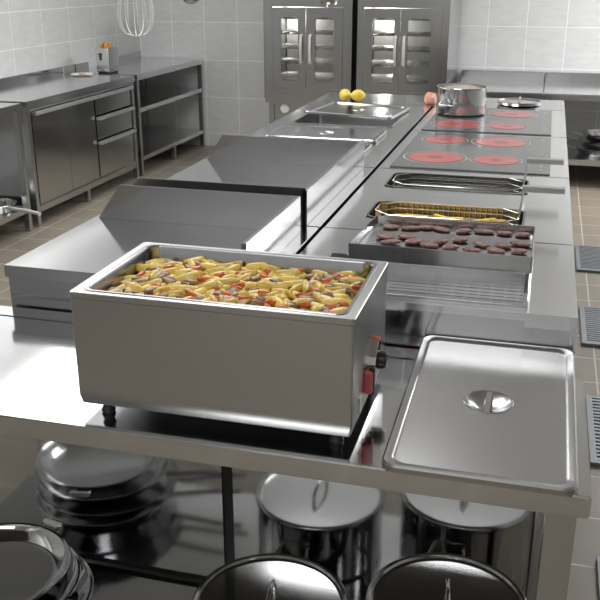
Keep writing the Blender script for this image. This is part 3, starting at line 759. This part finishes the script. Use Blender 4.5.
# ------------------------------------------------------------------ hanging utensils
t = thing('utensil_rail', 'steel hanging rail fixed to the ceiling over the block', 'rail', (-1.4, 4.2, 1.9))
B().tube([(-.9, 0, 0), (.7, 0, 0)], .010, 12).build('bar', M['chrome'], t, 1.)
for x in (-.8, .6): B().tube([(x, 0, .008), (x, 0, 1.0)], .006, 10).build('drop_rod', M['chrome'], t, 1.)
t = thing('whisk', 'large balloon whisk hanging above the left side of the block', 'whisk', (-1.977, 4.2, 1.247))
for k in range(6):
    a = PI*k/6
    pts = []
    for i in range(21):
        u = -1+2*i/20; zz = (1-math.cos(abs(u)*PI*.5)**.55) if abs(u) < 1 else 1
        rad = .086*math.sin(min(1, (1-abs(u))/.0001 if False else 1)*PI/2)
        s = abs(u)
        r_ = .088*math.sin(PI*min(1, s*1.0)**.75)**.8 if s < 1 else 0
        pts.append((math.copysign(r_, u)*math.cos(a), math.copysign(r_, u)*math.sin(a), .36*s**1.35))
    B().tube(pts, .0022, 6).build('wire_loop', M['whisk'], t, 1.)
B().lathe([(.008, .34), (.017, .36), (.015, .56), (.008, .575)], 20).build('handle', M['chrome'], t, .6)
B().tube([(0, 0, .57), (0, .012, .60), (0, .012, .655), (0, 0, .667), (0, -.012, .655)], .003, 6).build('hook', M['chrome'], t, 1.)
def ladle(x, zb, label, rr=.045, name='ladle', cat='ladle'):
    t = thing(name, label, cat, (x, 4.2, zb), 0, 'ladles on the hanging rail')
    pr_ = [(rr*math.sin(PI/2*i/8), rr*(1-math.cos(PI/2*i/8))) for i in range(1, 9)] + [(rr-.002, rr)] + [((rr-.003)*math.sin(PI/2*i/8), rr-(rr-.003)*math.cos(PI/2*i/8)) for i in range(7, 0, -1)]
    B().lathe(pr_, 32).build('bowl', M['pot'], t, .7)
    top = 1.913-zb
    B().tube([(0, rr-.002, rr*.8), (0, rr+.004, rr+.1), (0, .012, top-.05), (0, .012, top-.005), (0, 0, top+.001), (0, -.012, top-.01)], .004, 8).build('handle', M['chrome'], t, 1.)
ladle(-1.682, 1.404, 'steel ladle hanging beside the whisk over the block', .05)
ladle(-1.0, 1.392, 'steel ladle hanging in front of the left oven', .045)

# ------------------------------------------------------------------ lights
def ceiling_light(x, y, w, d, power, label, col=(1, .995, .985)):
    t = thing('ceiling_light', label, 'ceiling light', (x, y, ZC), 0, 'ceiling light panels')
    B().plate([-w/2-.03, -w/2, w/2, w/2+.03], [-d/2-.03, -d/2, d/2, d/2+.03], -.05, -.001, lambda i, j: not (i == 1 and j == 1)).build('frame', M['white'], t)
    li = bpy.data.lights.new('panel_lamp', 'AREA'); li.shape = 'RECTANGLE'; li.size = w; li.size_y = d; li.energy = power; li.color = col
    lo = bpy.data.objects.new('panel_lamp', li); COL.objects.link(lo); lo.parent = t; lo.location = (0, 0, -.03)
LP = [(-2.4, 4.9, 2.2, 1.8, 38, 'bright ceiling light over the left aisle'), (-1.0, 2.9, 1.3, 1.3, 34, 'ceiling light over the middle of the block'),
      (1.75, 6.9, 1.1, 1.2, 105, 'ceiling light over the far right aisle'), (-.6, -1.2, 1.8, 1.0, 38, 'added unseen fill light at the near end of the room')]  # the near-end panel is unseen, added to light the food warmer's front
for p in LP: ceiling_light(*p)
def fill_trough(x, y, z, ln, along, tilt_, power, label):  # unseen troughs added to bounce fill light off the ceiling
    t = thing('fill_trough', label, 'added fill light', (x, y, z), {'y': 0, 'x': PI/2}[along], 'added indirect fill troughs on the walls')
    sx = 1 if tilt_ > 0 else -1
    B().box(-.06, .06, -ln/2, ln/2, 0, .012).box(sx*.06-.006, sx*.06+.006, -ln/2, ln/2, 0, .09).build('trough', M['white'], t)
    B().box(-sx*.07-.01, -sx*.07+.01, -ln/2, ln/2, 0, .09).build('back_plate', M['white'], t)
    li = bpy.data.lights.new('trough_fill', 'AREA'); li.shape = 'RECTANGLE'; li.size = .09; li.size_y = ln; li.energy = power; li.color = (.985, .995, 1)
    lo = bpy.data.objects.new('trough_fill', li); COL.objects.link(lo); lo.parent = t; lo.location = (0, 0, .03); lo.rotation_euler = (0, PI+tilt_*-1, 0)
fill_trough(X0+.080, 4.0, 2.15, 7.0, 'y', .35, 24, 'added unseen fill light trough along the left tiled wall')
fill_trough(X1-.083, 3.0, 2.15, 8.0, 'y', -.35, 10, 'added unseen fill light trough along the right tiled wall')
fill_trough(-.4, Y0+.080, 2.15, 6.0, 'x', -.35, 14, 'added unseen fill light trough along the near end wall')
w = bpy.data.worlds.new('World'); SC.world = w; w.use_nodes = True
w.node_tree.nodes['Background'].inputs[0].default_value = (.6, .6, .6, 1); w.node_tree.nodes['Background'].inputs[1].default_value = .02

# ------------------------------------------------------------------ camera
cd = bpy.data.cameras.new('camera'); cam = bpy.data.objects.new('camera', cd); COL.objects.link(cam)
f = 885.; vx, vy = 256., -328.
yv = Vector((vx, vy, f)).normalized(); pit = math.atan2(328., f)
up = Vector((0, -math.cos(pit), -math.sin(pit))); up = (up - yv*up.dot(yv)).normalized(); xv = yv.cross(up)
# rows of R are the world axes seen in camera coordinates (x right, y down, z ahead)
Rm = Matrix((xv, yv, up))
right = Rm @ Vector((1, 0, 0)); upw = Rm @ Vector((0, -1, 0)); back = Rm @ Vector((0, 0, -1))
m4 = Matrix((( right.x, upw.x, back.x, 0), (right.y, upw.y, back.y, 0), (right.z, upw.z, back.z, 1.55), (0, 0, 0, 1)))
cam.matrix_world = m4
cd.sensor_width = 36; cd.lens = f/600*36; cd.clip_start = .05; cd.clip_end = 50
SC.camera = cam
SC.view_settings.view_transform = 'Standard'; SC.view_settings.look = 'None'; SC.view_settings.gamma = 1; SC.view_settings.use_curve_mapping = False
SC.view_settings.exposure = 0.34
SC.cycles.max_bounces = 12; SC.cycles.glossy_bounces = 6; SC.cycles.transparent_max_bounces = 12
